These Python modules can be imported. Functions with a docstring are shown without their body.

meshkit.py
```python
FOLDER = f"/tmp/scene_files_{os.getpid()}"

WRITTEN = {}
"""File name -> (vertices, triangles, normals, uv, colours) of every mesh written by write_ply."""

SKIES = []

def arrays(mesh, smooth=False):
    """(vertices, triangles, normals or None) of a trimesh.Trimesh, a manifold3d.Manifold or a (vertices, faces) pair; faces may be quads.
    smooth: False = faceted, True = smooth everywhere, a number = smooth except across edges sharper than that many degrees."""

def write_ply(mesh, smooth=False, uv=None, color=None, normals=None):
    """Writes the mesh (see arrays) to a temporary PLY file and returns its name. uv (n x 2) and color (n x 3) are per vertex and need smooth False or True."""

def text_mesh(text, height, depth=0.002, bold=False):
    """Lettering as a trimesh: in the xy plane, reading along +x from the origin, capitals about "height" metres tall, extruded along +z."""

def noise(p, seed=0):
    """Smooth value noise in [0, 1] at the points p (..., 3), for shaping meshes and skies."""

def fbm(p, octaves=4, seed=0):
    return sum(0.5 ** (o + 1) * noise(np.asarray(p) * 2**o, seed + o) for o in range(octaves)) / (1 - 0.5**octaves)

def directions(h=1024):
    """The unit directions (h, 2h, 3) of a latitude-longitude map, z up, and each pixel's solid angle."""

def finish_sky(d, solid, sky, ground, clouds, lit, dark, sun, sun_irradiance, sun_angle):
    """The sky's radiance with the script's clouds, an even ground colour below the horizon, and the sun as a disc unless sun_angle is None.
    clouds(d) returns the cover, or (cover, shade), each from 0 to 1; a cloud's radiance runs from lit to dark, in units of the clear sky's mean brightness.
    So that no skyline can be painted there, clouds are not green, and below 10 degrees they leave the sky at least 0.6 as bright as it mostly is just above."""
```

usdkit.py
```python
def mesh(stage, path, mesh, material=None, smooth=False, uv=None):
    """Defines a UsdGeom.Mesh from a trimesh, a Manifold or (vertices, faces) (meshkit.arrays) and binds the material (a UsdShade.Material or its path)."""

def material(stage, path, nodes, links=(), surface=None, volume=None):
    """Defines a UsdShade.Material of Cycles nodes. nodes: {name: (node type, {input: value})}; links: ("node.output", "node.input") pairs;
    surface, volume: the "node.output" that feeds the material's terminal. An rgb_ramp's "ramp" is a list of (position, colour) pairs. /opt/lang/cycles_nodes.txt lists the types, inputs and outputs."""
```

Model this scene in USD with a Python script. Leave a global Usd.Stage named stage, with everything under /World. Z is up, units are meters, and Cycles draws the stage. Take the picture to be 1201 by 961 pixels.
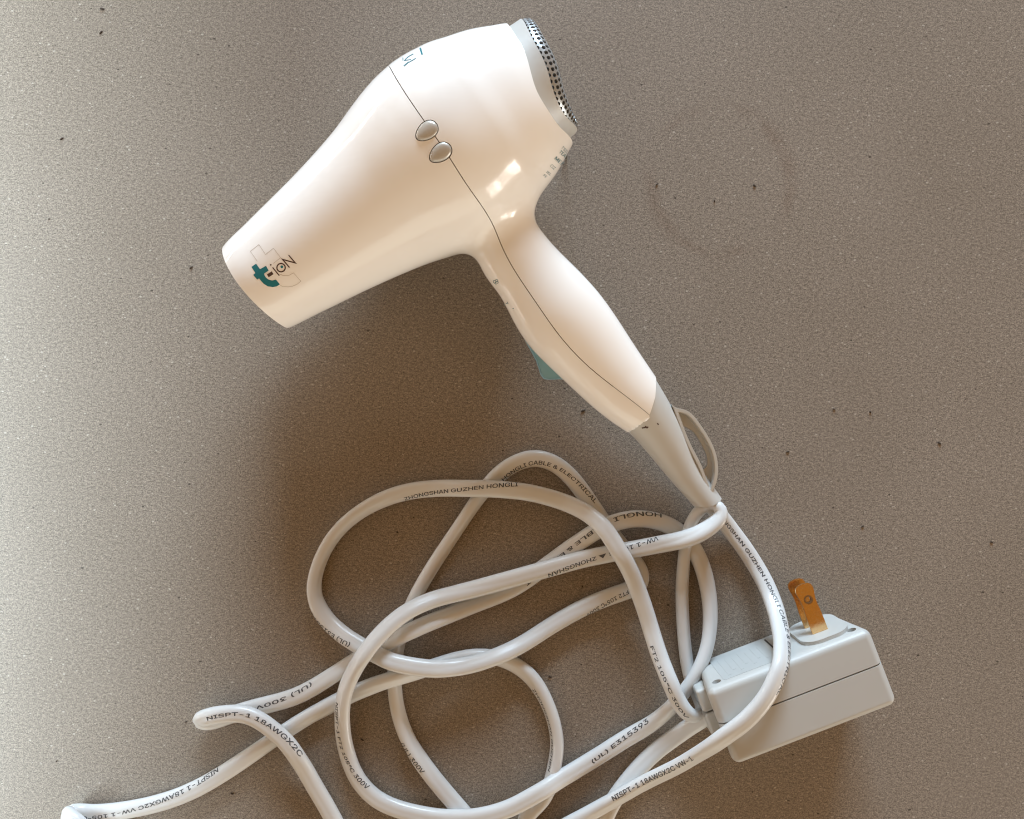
import math, random
import numpy as np, trimesh, manifold3d as m3, shapely, usdkit, meshkit
from shapely.geometry import Polygon, LineString, Point
from scipy.interpolate import PchipInterpolator, CubicSpline, UnivariateSpline
from scipy.spatial import cKDTree
from pxr import Usd, UsdGeom, UsdLux, UsdShade, Gf, Vt, Sdf

stage = Usd.Stage.CreateInMemory()
UsdGeom.SetStageUpAxis(stage, 'Z')
UsdGeom.Xform.Define(stage, '/World')
UsdGeom.Scope.Define(stage, '/World/Looks')

# ------------------------------------------------------------------ camera: a phone held 38 cm above the table, looking straight down
D, F, CX, CY = 384.0, 960.0, 600.5, 480.5           # height (mm), focal length and centre in pixels of the 1201 x 961 photograph
cam = UsdGeom.Camera.Define(stage, '/World/camera')
cam.CreateHorizontalApertureAttr(36.0)
cam.CreateVerticalApertureAttr(36.0 * 819 / 1024)
cam.CreateFocalLengthAttr(36.0 * F / 1201)
cam.CreateClippingRangeAttr((0.01, 100))
cam.AddTranslateOp().Set((0, 0, D / 1000))
cam.CreateExposureAttr(0.0)

# ------------------------------------------------------------------ light: daylight from windows beyond the top and the left, a warm room
def room_light():
    dome = UsdLux.DomeLight.Define(stage, '/World/room_ambience')
    m = usdkit.material(stage, '/World/Looks/room_air', {
        'tc': ('texture_coordinate', {}), 'sx': ('separate_xyz', {}),
        'r': ('rgb_ramp', {'ramp': [(0.0, (0.60, 0.27, 0.05)), (0.45, (0.75, 0.34, 0.06)), (0.62, (1.0, 0.49, 0.12)), (1.0, (1.0, 0.50, 0.13))]}),
        'mr': ('map_range', {'from_min': -1.0, 'from_max': 1.0}),
        'b': ('background_shader', {'strength': K_ROOM})},
        [('tc.generated', 'sx.vector'), ('sx.z', 'mr.value'), ('mr.result', 'r.fac'), ('r.color', 'b.color')], surface='b.background')
    UsdShade.MaterialBindingAPI.Apply(dome.GetPrim()).Bind(m)

def window(name, pos, target, w, h, intensity, color):
    L = UsdLux.RectLight.Define(stage, '/World/' + name)
    L.CreateWidthAttr(w); L.CreateHeightAttr(h); L.CreateIntensityAttr(intensity); L.CreateColorAttr(Gf.Vec3f(*color))
    pos, target = np.array(pos, float), np.array(target, float)
    zz = pos - target; zz /= np.linalg.norm(zz)
    xx = np.cross([0, 0, 1], zz); xx /= np.linalg.norm(xx)
    yy = np.cross(zz, xx)
    M = Gf.Matrix4d(*[float(v) for v in (*xx, 0, *yy, 0, *zz, 0, *pos, 1)])
    L.AddTransformOp().Set(M)

COOL = (0.64, 0.83, 1.0)
K_ROOM, K_TOP, K_LEFT, K_BACK = 0.365, 45.0, 86.0, 1.5
if K_ROOM: room_light()
for k, x in enumerate((-0.07, 0.45)):                  # two panes beyond the top edge
    if K_TOP: window('window_pane_top_%d' % k, (x, 2.1, 0.68), (x, 0, 0.68), 0.48, 0.66, K_TOP, COOL)
# the sky seen from the left edge of the table, under the head of the window there
if K_LEFT:
    window('sky_over_left_window', (-2.5, -0.75, 2.27), (-2.5 + 1.0, -0.75, 2.27 - 0.97), 2.8, 0.62, K_LEFT, (0.75, 0.90, 0.97))
    window('bright_ground_outside', (-2.4, 1.1, 0.20), (0, 1.1, 0.20), 5.4, 0.05, 30.0, (1.0, 0.97, 0.92))
# the far side of the room, behind whoever holds the phone
if K_BACK: window('window_across_the_room', (0.3, -2.4, 0.45), (0.3, 0, 0.45), 3.4, 1.1, K_BACK, (0.90, 1.0, 0.92))

if K_BACK:                                             # a small paned window far off to the lower right
    for k, (a, z) in enumerate([(a, z) for z in (0.10, 0.33, 0.58) for a in (-0.42, -0.12, 0.16, 0.44)]):
        px_, py_ = 2.05 + 0.57 * a, -1.45 + 0.82 * a
        window('far_pane_%02d' % k, (px_, py_, z), (0, 0, z), 0.17 + 0.03 * (k % 3), 0.15, (19.0, 40.0, 10.0, 28.0)[(k * 7) % 4], (1.0, 0.97, 0.90))

# ------------------------------------------------------------------ helpers
used = {}
def numbered(path):
    n = used.get(path, 0); used[path] = n + 1
    return path if n == 0 else '%s_%03d' % (path, n)

def tag(prim, label=None, cat=None, group=None, kind=None):
    for k, v in (('label', label), ('category', cat), ('group', group), ('kind', kind)):
        if v: prim.SetCustomDataByKey(k, v)

def put(name, mesh, mat, parent='/World', smooth=30, sdf=None):
    """A mesh given in millimetres as ONE Mesh prim; where sdf is given, the normals on its surface come from its gradient."""
    path = numbered(str(parent) + '/' + name)
    v, f, n = meshkit.arrays(mesh, smooth)
    if sdf is not None:
        d = sdf(v); g = grad(sdf, v); g /= np.linalg.norm(g, axis=1, keepdims=True) + 1e-12
        ok = (np.abs(d) < 0.12) & ((g * n).sum(1) > 0.8)
        n = np.where(ok[:, None], g, n)
    p = usdkit.mesh(stage, path, (v * 0.001, f), mat, smooth=False)
    if n is not None:
        p.CreateNormalsAttr(Vt.Vec3fArray.FromNumpy(n.astype(np.float32))); p.SetNormalsInterpolation('vertex')
    return p.GetPrim()

def P(px, py, z=0.0):
    """Where the sight line through a pixel of the photograph meets the height z (mm)."""
    return np.array([(px - CX) * (D - z) / F, -(py - CY) * (D - z) / F, z])

def grad(f, p, e=0.05):
    return np.stack([f(p + d) - f(p - d) for d in np.eye(3) * e], 1) / (2 * e)

def surface_nets(f, lo, hi, h):
    """The zero surface of f in a box, as a closed quad mesh whose vertices lie on it."""
    ax = [np.arange(a, b + h, h) for a, b in zip(lo, hi)]
    shape = tuple(len(a) for a in ax)
    V = np.empty(shape)
    for i, x in enumerate(ax[0]):
        Y, Z = np.meshgrid(ax[1], ax[2], indexing='ij')
        V[i] = f(np.stack([np.full(Y.size, x), Y.ravel(), Z.ravel()], 1)).reshape(Y.shape)
    inside = V < 0
    acc = np.zeros(tuple(s - 1 for s in shape) + (3,)); cnt = np.zeros(tuple(s - 1 for s in shape))
    edges = []
    for a in range(3):
        s0 = [slice(None)] * 3; s1 = [slice(None)] * 3
        s0[a] = slice(0, -1); s1[a] = slice(1, None)
        cross = inside[tuple(s0)] != inside[tuple(s1)]
        idx = np.argwhere(cross)
        va, vb = V[tuple(s0)][cross], V[tuple(s1)][cross]
        t = va / (va - vb)
        pos = idx.astype(float); pos[:, a] += t
        b, c = (a + 1) % 3, (a + 2) % 3
        for ob in (0, -1):
            for oc in (0, -1):
                q = idx.copy(); q[:, b] += ob; q[:, c] += oc
                ok = np.all((q >= 0) & (q < np.array(acc.shape[:3])), 1)
                np.add.at(acc, tuple(q[ok].T), pos[ok]); np.add.at(cnt, tuple(q[ok].T), 1)
        edges.append((a, idx, va < 0))
    act = cnt > 0
    num = -np.ones(cnt.shape, int); num[act] = np.arange(act.sum())
    verts = acc[act] / cnt[act][:, None] * h + np.array([a[0] for a in ax])
    tris = []
    for a, idx, neg in edges:
        b, c = (a + 1) % 3, (a + 2) % 3
        q = []
        for ob, oc in ((-1, -1), (0, -1), (0, 0), (-1, 0)):
            r = idx.copy(); r[:, b] += ob; r[:, c] += oc
            q.append(num[tuple(r.T)])
        q = np.stack(q, 1)
        q[~neg] = q[~neg][:, ::-1]
        tris += [q[:, [0, 1, 2]], q[:, [0, 2, 3]]]
    for _ in range(4):
        d, g = f(verts), grad(f, verts)
        step = (d / np.maximum((g * g).sum(1), 1e-3))[:, None] * g
        L = np.linalg.norm(step, axis=1, keepdims=True)
        verts -= step * np.minimum(1, 0.6 * h / np.maximum(L, 1e-9))
    return verts, np.vstack(tris)

def manifold(v, f):
    m = m3.Manifold(m3.Mesh(np.asarray(v, np.float32), np.asarray(f, np.uint32)))
    if m.is_empty():
        t = trimesh.Trimesh(v, f); t.merge_vertices()
        m = m3.Manifold(m3.Mesh(np.asarray(t.vertices, np.float32), np.asarray(t.faces, np.uint32)))
    assert not m.is_empty(), 'open mesh'
    return m

def prism(poly, z0=-50, z1=150):
    """A vertical prism over a shapely polygon."""
    parts = [np.array(poly.exterior.coords)[:-1]] + [np.array(r.coords)[:-1] for r in poly.interiors]
    cs = m3.CrossSection(parts, m3.FillRule.EvenOdd)
    return m3.Manifold.extrude(cs, z1 - z0).translate([0, 0, z0])

def smin(a, b, k):
    hh = np.clip(0.5 + 0.5 * (b - a) / k, 0, 1)
    return b * (1 - hh) + a * hh - k * hh * (1 - hh)

def raycast(f, px, py, z_from=100.0):
    """First point of f < 0 on each pixel's sight line."""
    px, py = np.asarray(px, float), np.asarray(py, float)
    d = np.stack([(px - CX) / F, -(py - CY) / F, -np.ones_like(px)], 1)
    ln = np.linalg.norm(d, axis=1)
    o = np.array([0, 0, D])
    t = np.full(len(px), D - z_from)
    for _ in range(120):
        t = t + 0.7 * np.clip(f(o + d * t[:, None]), -3, 3) / ln
        t = np.minimum(t, D)
    return o + d * t[:, None]

def hull(points, r, n=16):
    return m3.Manifold.batch_hull([m3.Manifold.sphere(r, n).translate(list(map(float, p))) for p in points])

# ------------------------------------------------------------------ materials
def mat(name, color, rough=0.4, metallic=0.0, coat=0.0, extra=None, noise=0.03, scale=60.0, bump=0.0, bscale=900.0, sss=0.0, coat_rough=0.05):
    nodes = {'tc': ('texture_coordinate', {}),
             'n': ('noise_texture', {'scale': scale, 'detail': 4.0}),
             'c': ('mix', {'mix_type': 'mix', 'color1': tuple(np.array(color) * (1 - noise)), 'color2': tuple(np.minimum(1, np.array(color) * (1 + noise)))}),
             'p': ('principled_bsdf', {'roughness': rough, 'metallic': metallic, 'coat_weight': coat, 'coat_roughness': coat_rough, 'subsurface_weight': sss, 'subsurface_scale': 0.002, **(extra or {})})}
    links = [('tc.object', 'n.vector'), ('n.fac', 'c.fac'), ('c.color', 'p.base_color')]
    if bump:
        nodes['bn'] = ('noise_texture', {'scale': bscale, 'detail': 2.0}); nodes['b'] = ('bump', {'strength': bump, 'distance': 0.0002})
        links += [('tc.object', 'bn.vector'), ('bn.fac', 'b.height'), ('b.normal', 'p.normal')]
    return usdkit.material(stage, '/World/Looks/' + name, nodes, links, surface='p.BSDF')

def white_plastic():
    return usdkit.material(stage, '/World/Looks/glossy_white_plastic', {
        'tc': ('texture_coordinate', {}), 'n': ('noise_texture', {'scale': 22.0, 'detail': 5.0, 'roughness': 0.65}),
        'c': ('mix', {'mix_type': 'mix', 'color1': (0.885, 0.862, 0.83), 'color2': (0.91, 0.892, 0.862)}),
        'r': ('map_range', {'from_min': 0.3, 'from_max': 0.7, 'to_min': 0.10, 'to_max': 0.19, 'clamp': True}),
        'sm': ('mapping', {'rotation': (0.3, 0.2, 0.9), 'scale': (60.0, 900.0, 300.0)}), 'sn': ('noise_texture', {'scale': 1.0, 'detail': 2.0}),
        'wn': ('noise_texture', {'scale': 95.0, 'detail': 1.0}),
        'sa': ('math', {'math_type': 'multiply_add', 'value2': 4.0}),
        'b': ('bump', {'strength': 0.06, 'distance': 0.0002}),
        'vs': ('voronoi_texture', {'scale': 130.0}), 'vc': ('separate_color', {}),
        'vr': ('map_range', {'from_min': 0.86, 'from_max': 1.0, 'to_min': 0.0, 'to_max': 0.05, 'clamp': True}), 'vd': ('math', {'math_type': 'less_than'}), 'vf': ('math', {'math_type': 'multiply', 'value2': 0.45}),
        'c2': ('mix', {'mix_type': 'mix', 'color2': (0.35, 0.27, 0.2)}),
        'p': ('principled_bsdf', {'specular_ior_level': 0.55})},
        [('tc.object', 'n.vector'), ('n.fac', 'c.fac'), ('n.fac', 'r.value'), ('r.result', 'p.roughness'), ('tc.object', 'sm.vector'), ('sm.vector', 'sn.vector'),
         ('tc.object', 'wn.vector'), ('wn.fac', 'sa.value1'), ('sn.fac', 'sa.value3'), ('sa.value', 'b.height'), ('b.normal', 'p.normal'),
         ('tc.object', 'vs.vector'), ('vs.color', 'vc.color'), ('vc.r', 'vr.value'), ('vs.distance', 'vd.value1'), ('vr.result', 'vd.value2'), ('vd.value', 'vf.value1'),
         ('c.color', 'c2.color1'), ('vf.value', 'c2.fac'), ('c2.color', 'p.base_color')], surface='p.BSDF')
M_white = white_plastic()
M_inner = mat('dark_inner_plastic', (0.20, 0.12, 0.07), 0.6)
M_grey = mat('light_grey_plastic', (0.52, 0.52, 0.50), 0.36, bump=0.06, noise=0.03)
M_grille = mat('silver_grille', (0.42, 0.45, 0.47), 0.32, metallic=0.55)
M_button = mat('pewter_button', (0.50, 0.48, 0.44), 0.35, metallic=0.35, noise=0.08, scale=1500)
M_switch = mat('pale_teal_plastic', (0.22, 0.43, 0.52), 0.4)
M_cord = mat('grey_white_cord_vinyl', (0.62, 0.635, 0.64), 0.28, noise=0.03, scale=40, bump=0.05, bscale=500)
M_plug = mat('grey_plug_plastic', (0.47, 0.475, 0.46), 0.42, noise=0.02, bump=0.08, bscale=2500)
M_label = mat('pale_embossed_plastic', (0.43, 0.445, 0.44), 0.45, noise=0.03, scale=900)
M_ink = mat('dark_ink', (0.075, 0.08, 0.09), 0.5)
M_teal = mat('teal_ink', (0.005, 0.17, 0.21), 0.4)
M_tealgrey = mat('grey_teal_ink', (0.09, 0.20, 0.23), 0.5)
M_brown = mat('brown_ink', (0.07, 0.035, 0.025), 0.5)
M_thin = mat('thin_grey_ink', (0.42, 0.36, 0.30), 0.5)
M_brass = usdkit.material(stage, '/World/Looks/tarnished_brass', {
    'tc': ('texture_coordinate', {}), 'n': ('noise_texture', {'scale': 260.0, 'detail': 5.0, 'roughness': 0.7}),
    'r': ('rgb_ramp', {'ramp': [(0.25, (0.66, 0.42, 0.20)), (0.42, (0.84, 0.57, 0.29)), (0.80, (0.90, 0.64, 0.35))]}),
    'm': ('map_range', {'from_min': 0.3, 'from_max': 0.7, 'to_min': 0.30, 'to_max': 0.14, 'clamp': True}),
    'sm': ('mapping', {'rotation': (0, 0, -0.37), 'scale': (3000.0, 250.0, 500.0)}), 'sn': ('noise_texture', {'scale': 1.0, 'detail': 2.0}), 'b': ('bump', {'strength': 0.12, 'distance': 0.0002}),
    'p': ('principled_bsdf', {'metallic': 1.0})},
    [('tc.object', 'n.vector'), ('n.fac', 'r.fac'), ('r.color', 'p.base_color'), ('n.fac', 'm.value'), ('m.result', 'p.roughness'), ('tc.object', 'sm.vector'), ('sm.vector', 'sn.vector'), ('sn.fac', 'b.height'), ('b.normal', 'p.normal')], surface='p.BSDF')
M_red = mat('red_button_plastic', (0.50, 0.13, 0.11), 0.4)
M_dark = mat('dark_recess_plastic', (0.06, 0.055, 0.05), 0.6)
M_lip = mat('dark_bronze_lip', (0.30, 0.20, 0.11), 0.35, metallic=0.8)
M_crumb = mat('dark_crumb', (0.045, 0.03, 0.02), 0.8)

def table_material():
    ring = P(845, 212) / 1000
    nodes = {
        'tc': ('texture_coordinate', {}),
        'fine': ('noise_texture', {'scale': 560.0, 'detail': 5.0, 'roughness': 0.85}),
        'fr': ('rgb_ramp', {'ramp': [(0.32, (0.46, 0.44, 0.42)), (0.5, (1.0, 1.0, 1.0)), (0.68, (1.46, 1.46, 1.46))]}),
        'broad': ('noise_texture', {'scale': 7.0, 'detail': 4.0, 'roughness': 0.6}),
        'br': ('rgb_ramp', {'ramp': [(0.3, (0.222, 0.191, 0.157)), (0.7, (0.254, 0.222, 0.188))]}),
        'm1': ('mix', {'mix_type': 'multiply', 'fac': 1.0}),
        'stretch': ('mapping', {'rotation': (0, 0, 0.35), 'scale': (1.0, 1.7, 1.0)}),
        'fine2': ('noise_texture', {'scale': 1700.0, 'detail': 2.0, 'roughness': 0.6}),
        'fr2': ('rgb_ramp', {'ramp': [(0.32, (0.58, 0.57, 0.56)), (0.5, (1.0, 1.0, 1.0)), (0.68, (1.40, 1.40, 1.40))]}),
        'm1b': ('mix', {'mix_type': 'multiply', 'fac': 1.0}),
        # pale flecks
        'vw': ('voronoi_texture', {'scale': 300.0, 'randomness': 1.0}),
        'wt': ('separate_color', {}), 'wmap': ('mapping', {'rotation': (0, 0, -0.5), 'scale': (1.0, 1.55, 1.0)}),
        'wsz': ('map_range', {'from_min': 0.25, 'from_max': 1.0, 'to_min': 0.0, 'to_max': 0.18}),
        'wd': ('math', {'math_type': 'less_than'}),
        'wf': ('math', {'math_type': 'multiply', 'value2': 0.6}),
        'm2': ('mix', {'mix_type': 'mix', 'color2': (0.52, 0.49, 0.44)}),
        # dark flecks
        'dmap': ('mapping', {'location': (0.37, 0.11, 0.0), 'rotation': (0, 0, 0.6), 'scale': (1.0, 1.5, 1.0)}),
        'vd': ('voronoi_texture', {'scale': 120.0, 'randomness': 1.0}),
        'dt': ('separate_color', {}),
        'dsz': ('map_range', {'from_min': 0.35, 'from_max': 1.0, 'to_min': 0.0, 'to_max': 0.085}),
        'dd': ('math', {'math_type': 'less_than'}),
        'df': ('math', {'math_type': 'multiply', 'value2': 0.8}),
        'm3': ('mix', {'mix_type': 'mix', 'color2': (0.035, 0.026, 0.02)}),
        # the round stain a wet glass left
        'rd': ('vector_math', {'math_type': 'distance', 'vector2': tuple(ring)}),
        'rn': ('noise_texture', {'scale': 45.0, 'detail': 3.0}),
        'ra': ('math', {'math_type': 'multiply_add', 'value2': 0.016, 'value3': -0.0425}),
        'rb': ('math', {'math_type': 'add'}),
        'rr': ('math', {'math_type': 'absolute'}),
        'rm': ('map_range', {'from_min': 0.0, 'from_max': 0.0042, 'to_min': 0.22, 'to_max': 0.0, 'clamp': True}),
        'rk': ('map_range', {'from_min': 0.42, 'from_max': 0.60, 'to_min': 0.15, 'to_max': 1.25, 'clamp': True}), 'rq': ('math', {'math_type': 'multiply'}),
        'm4': ('mix', {'mix_type': 'multiply', 'color2': (0.52, 0.34, 0.25)}),
        'bump': ('bump', {'strength': 0.05, 'distance': 0.0003}),
        'p': ('principled_bsdf', {'roughness': 0.5, 'specular_ior_level': 0.4}),
    }
    links = [('tc.object', 'stretch.vector'), ('stretch.vector', 'fine.vector'), ('tc.object', 'fine2.vector'), ('fine2.fac', 'fr2.fac'), ('m1.color', 'm1b.color1'), ('fr2.color', 'm1b.color2'), ('fine.fac', 'fr.fac'), ('tc.object', 'broad.vector'), ('broad.fac', 'br.fac'),
             ('br.color', 'm1.color1'), ('fr.color', 'm1.color2'),
             ('tc.object', 'wmap.vector'), ('wmap.vector', 'vw.vector'), ('vw.color', 'wt.color'), ('wt.r', 'wsz.value'), ('vw.distance', 'wd.value1'), ('wsz.result', 'wd.value2'), ('wd.value', 'wf.value1'),
             ('m1b.color', 'm2.color1'), ('wf.value', 'm2.fac'),
             ('tc.object', 'dmap.vector'), ('dmap.vector', 'vd.vector'), ('vd.color', 'dt.color'), ('dt.r', 'dsz.value'), ('vd.distance', 'dd.value1'), ('dsz.result', 'dd.value2'), ('dd.value', 'df.value1'),
             ('m2.color', 'm3.color1'), ('df.value', 'm3.fac'),
             ('tc.object', 'rd.vector1'), ('tc.object', 'rn.vector'), ('rn.fac', 'ra.value1'), ('rd.value', 'rb.value1'), ('ra.value', 'rb.value2'), ('rb.value', 'rr.value1'), ('rr.value', 'rm.value'),
             ('m3.color', 'm4.color1'), ('rn.fac', 'rk.value'), ('rm.result', 'rq.value1'), ('rk.result', 'rq.value2'), ('rq.value', 'm4.fac'), ('m4.color', 'p.base_color'),
             ('fine.fac', 'bump.height'), ('bump.normal', 'p.normal')]
    return usdkit.material(stage, '/World/Looks/speckled_fibreboard', nodes, links, surface='p.BSDF')

# ------------------------------------------------------------------ the table top
tb = trimesh.creation.box((1400, 1300, 22)); tb.apply_translation((100, 0, -11))
t = put('table_top', tb, table_material(), smooth=False)
tag(t, 'brown speckled fibreboard table top under the hair dryer', 'table', kind='structure')

# the wall on the left, with the opening of a low window along the table
wall = m3.Manifold.cube([60, 3400, 1700]).translate([-664, -1700, -100]) - m3.Manifold.cube([80, 2850, 520]).translate([-674, -1500, -80])
w = put('wall', wall, mat('painted_wall', (0.62, 0.52, 0.42), 0.8), smooth=False)
tag(w, 'painted wall with a low window opening along the left end of the table', 'wall', kind='structure')

# ------------------------------------------------------------------ the hair dryer
dryer = UsdGeom.Xform.Define(stage, '/World/hair_dryer').GetPrim()
tag(dryer, 'white hair dryer lying on its side with grey cord and plug', 'hair dryer')
HD = '/World/hair_dryer'

ZC = 41.0                                              # height of the barrel's axis
O = P(299, 337, ZC); U = np.array([0.816, 0.579, 0]); U /= np.linalg.norm(U); N = np.array([U[1], -U[0], 0])
S = (D - ZC) / F                                       # mm per pixel at that height
T_R = np.array([(-20, 56.5), (-6, 60.2), (9, 64.0), (32, 67.0), (65, 71.8), (112, 79.2), (157, 88.3), (180, 94), (214, 105), (234, 111), (257, 116), (280, 118.5), (319, 115.5), (345, 109), (369, 102.5), (395, 92), (411, 85), (418, 80), (430, 74), (445, 66)]) * S
SH = np.zeros(len(T_R))
# outlines of the barrel in the photograph: above and below its axis
UPPER = [(263.5, 287.5), (271, 277), (310, 241.6), (353, 200), (388, 152), (424, 109), (457.5, 78), (490.7, 56), (538, 37.5), (565, 30.5), (583, 27), (592, 30.2)]
LOWER = [(335, 385), (341.7, 384.5), (395.8, 358), (437.5, 337.5), (479, 318.7), (500, 309), (646.5, 214), (672, 168)]
def make_barrel():
    global rad, drad, shift
    rad = PchipInterpolator(T_R[:, 0], T_R[:, 1]); drad = rad.derivative(); shift = PchipInterpolator(T_R[:, 0], SH)
make_barrel()

def tn(p):
    q = p - O
    return q @ U, q @ N, q[:, 2]

def barrel(p):
    t_, n_, z_ = tn(p)
    tc = np.clip(t_, T_R[0, 0], T_R[-1, 0])
    d = (np.hypot(n_ - shift(tc), z_) - rad(tc)) / np.sqrt(1 + drad(tc) ** 2)
    return np.maximum(d, np.maximum(T_R[0, 0] - t_, t_ - T_R[-1, 0]))

def ray_min(f, pts):
    """The least value of f along each pixel's sight line: 0 where the line grazes the surface."""
    z = np.linspace(90, 0, 91)
    return np.array([f(np.array([P(x, y, h) for h in z])).min() for x, y in pts])
for _ in range(4):                                     # make the outlines graze
    def resid(pts):
        t_ = np.array([tn(P(x, y, ZC)[None])[0][0] for x, y in pts]) / 50
        c = np.polyfit(t_, ray_min(barrel, pts), 3)
        return np.polyval(c, np.clip(T_R[:, 0] / 50, t_.min(), t_.max()))
    du, dl = resid(UPPER), resid(LOWER)
    T_R[:, 1] += (du + dl) / 2 * 0.9; SH += (dl - du) / 2 * 0.9
    make_barrel()

# the handle: cross-sections along a straight line from the barrel to the cord guard
HZ0, HZ1, HZ2 = 41.0, 23.0, 13.0                       # its middle height at the barrel, at its end and at the end of the guard
def hz_px(x, y):
    s = ((x - 575) * 0.618 + (y - 250) * 0.786)
    return np.interp(s, [0, 60, 290, 410], [HZ0, HZ0 - 1.5, HZ1, HZ2])
Q = P(575, 250, HZ0); HE = P(830, 588, HZ2)
HDIR = (HE - Q) * [1, 1, 0]; HL = np.linalg.norm(HDIR); HDIR = HDIR / HL; HP = np.array([-HDIR[1], HDIR[0], 0])

def edge(pts):
    w = np.array([P(x, y, hz_px(x, y)) for x, y in pts]) - Q
    s, m = w @ HDIR, w @ HP
    o = np.argsort(s)
    return s[o], m[o], [pts[i] for i in o]
LEFT = [(520, 225), (548, 272), (571, 326.5), (584.7, 345), (598.5, 370), (614.5, 397.5), (651.6, 437.4), (686, 469.5), (720, 497), (741, 510.7), (760, 526)]
RIGHT = [(585, 190), (615, 240), (629, 264), (646.6, 285), (674, 313), (701.5, 342.6), (729, 381.5), (743, 403), (770.7, 444.5), (786, 468)]
GLEFT = [(690, 466), (716, 488), (741.5, 511.5), (770, 543.7), (792, 570), (813.5, 594), (823, 606), (832, 617)]
GRIGHT = [(722, 376), (747, 412), (771, 448.5), (787.8, 477), (807.4, 515), (822.7, 548), (836, 570), (846, 584), (855, 598), (862, 608)]
zmid = PchipInterpolator([-40, 0, 21, 100, 142, 200], [HZ0, HZ0, HZ0 - 1.5, HZ1 + 2, HZ2 + 1, HZ2 - 3])
def tube_sdf(left, right, flat, fit_from=0.0):
    (sl, ml, pl), (sr, mr, pr) = edge(left), edge(right)
    lo, hi = max(sl[0], sr[0]) + .01, min(sl[-1], sr[-1]) - .01
    sgn = 1.0 if np.mean(ml) > np.mean(mr) else -1.0
    for it in range(5):
        eL = UnivariateSpline(sl, ml, k=3, s=len(sl) * 0.02); eR = UnivariateSpline(sr, mr, k=3, s=len(sr) * 0.02)
        def f(p, eL=eL, eR=eR):
            q = p - Q
            s, m = q @ HDIR, q @ HP
            sc = np.clip(s, lo, hi)
            l, r = eL(sc), eR(sc)
            c, w = (l + r) / 2, np.abs(r - l) / 2
            hz = w * flat(sc)
            k = np.hypot((m - c) / w, (p[:, 2] - zmid(sc)) / hz)
            return np.maximum((k - 1) * np.minimum(w, hz), np.maximum(lo - s, s - hi))
        if it < 4:                                     # the first points of each edge lie inside the barrel and stay
            for sv, mv, pts, sg in ((sl, ml, pl, sgn), (sr, mr, pr, -sgn)):
                ok = np.where((sv > max(lo + 1, fit_from)) & (sv < hi - 1))[0]
                d = np.interp(sv, sv[ok], ray_min(f, [pts[i] for i in ok]), left=0.0)
                mv += sg * d * 0.9
    return f
handle = tube_sdf(LEFT, RIGHT, lambda s: np.interp(s, [0, 40, 90, 120, 150], [0.80, 0.80, 0.82, 0.9, 1.0]), 17.0)
guard = tube_sdf(GLEFT, GRIGHT, lambda s: np.interp(s, [80, 100, 150], [0.84, 0.88, 1.0]))
def body(p):
    return smin(barrel(p), handle(p), 9.0)

lo = np.array([-135, -15, -8]); hi = np.array([80, 185, 90])
bv, bf = surface_nets(body, lo, hi, 1.25)
solid = manifold(bv, bf)

def smooth_line(pts, n=60):
    d = np.r_[0, np.cumsum(np.linalg.norm(np.diff(pts, axis=0), axis=1))]
    f = CubicSpline(d, pts) if len(pts) > 3 else PchipInterpolator(d, pts)
    return f(np.linspace(0, d[-1], n))

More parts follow.
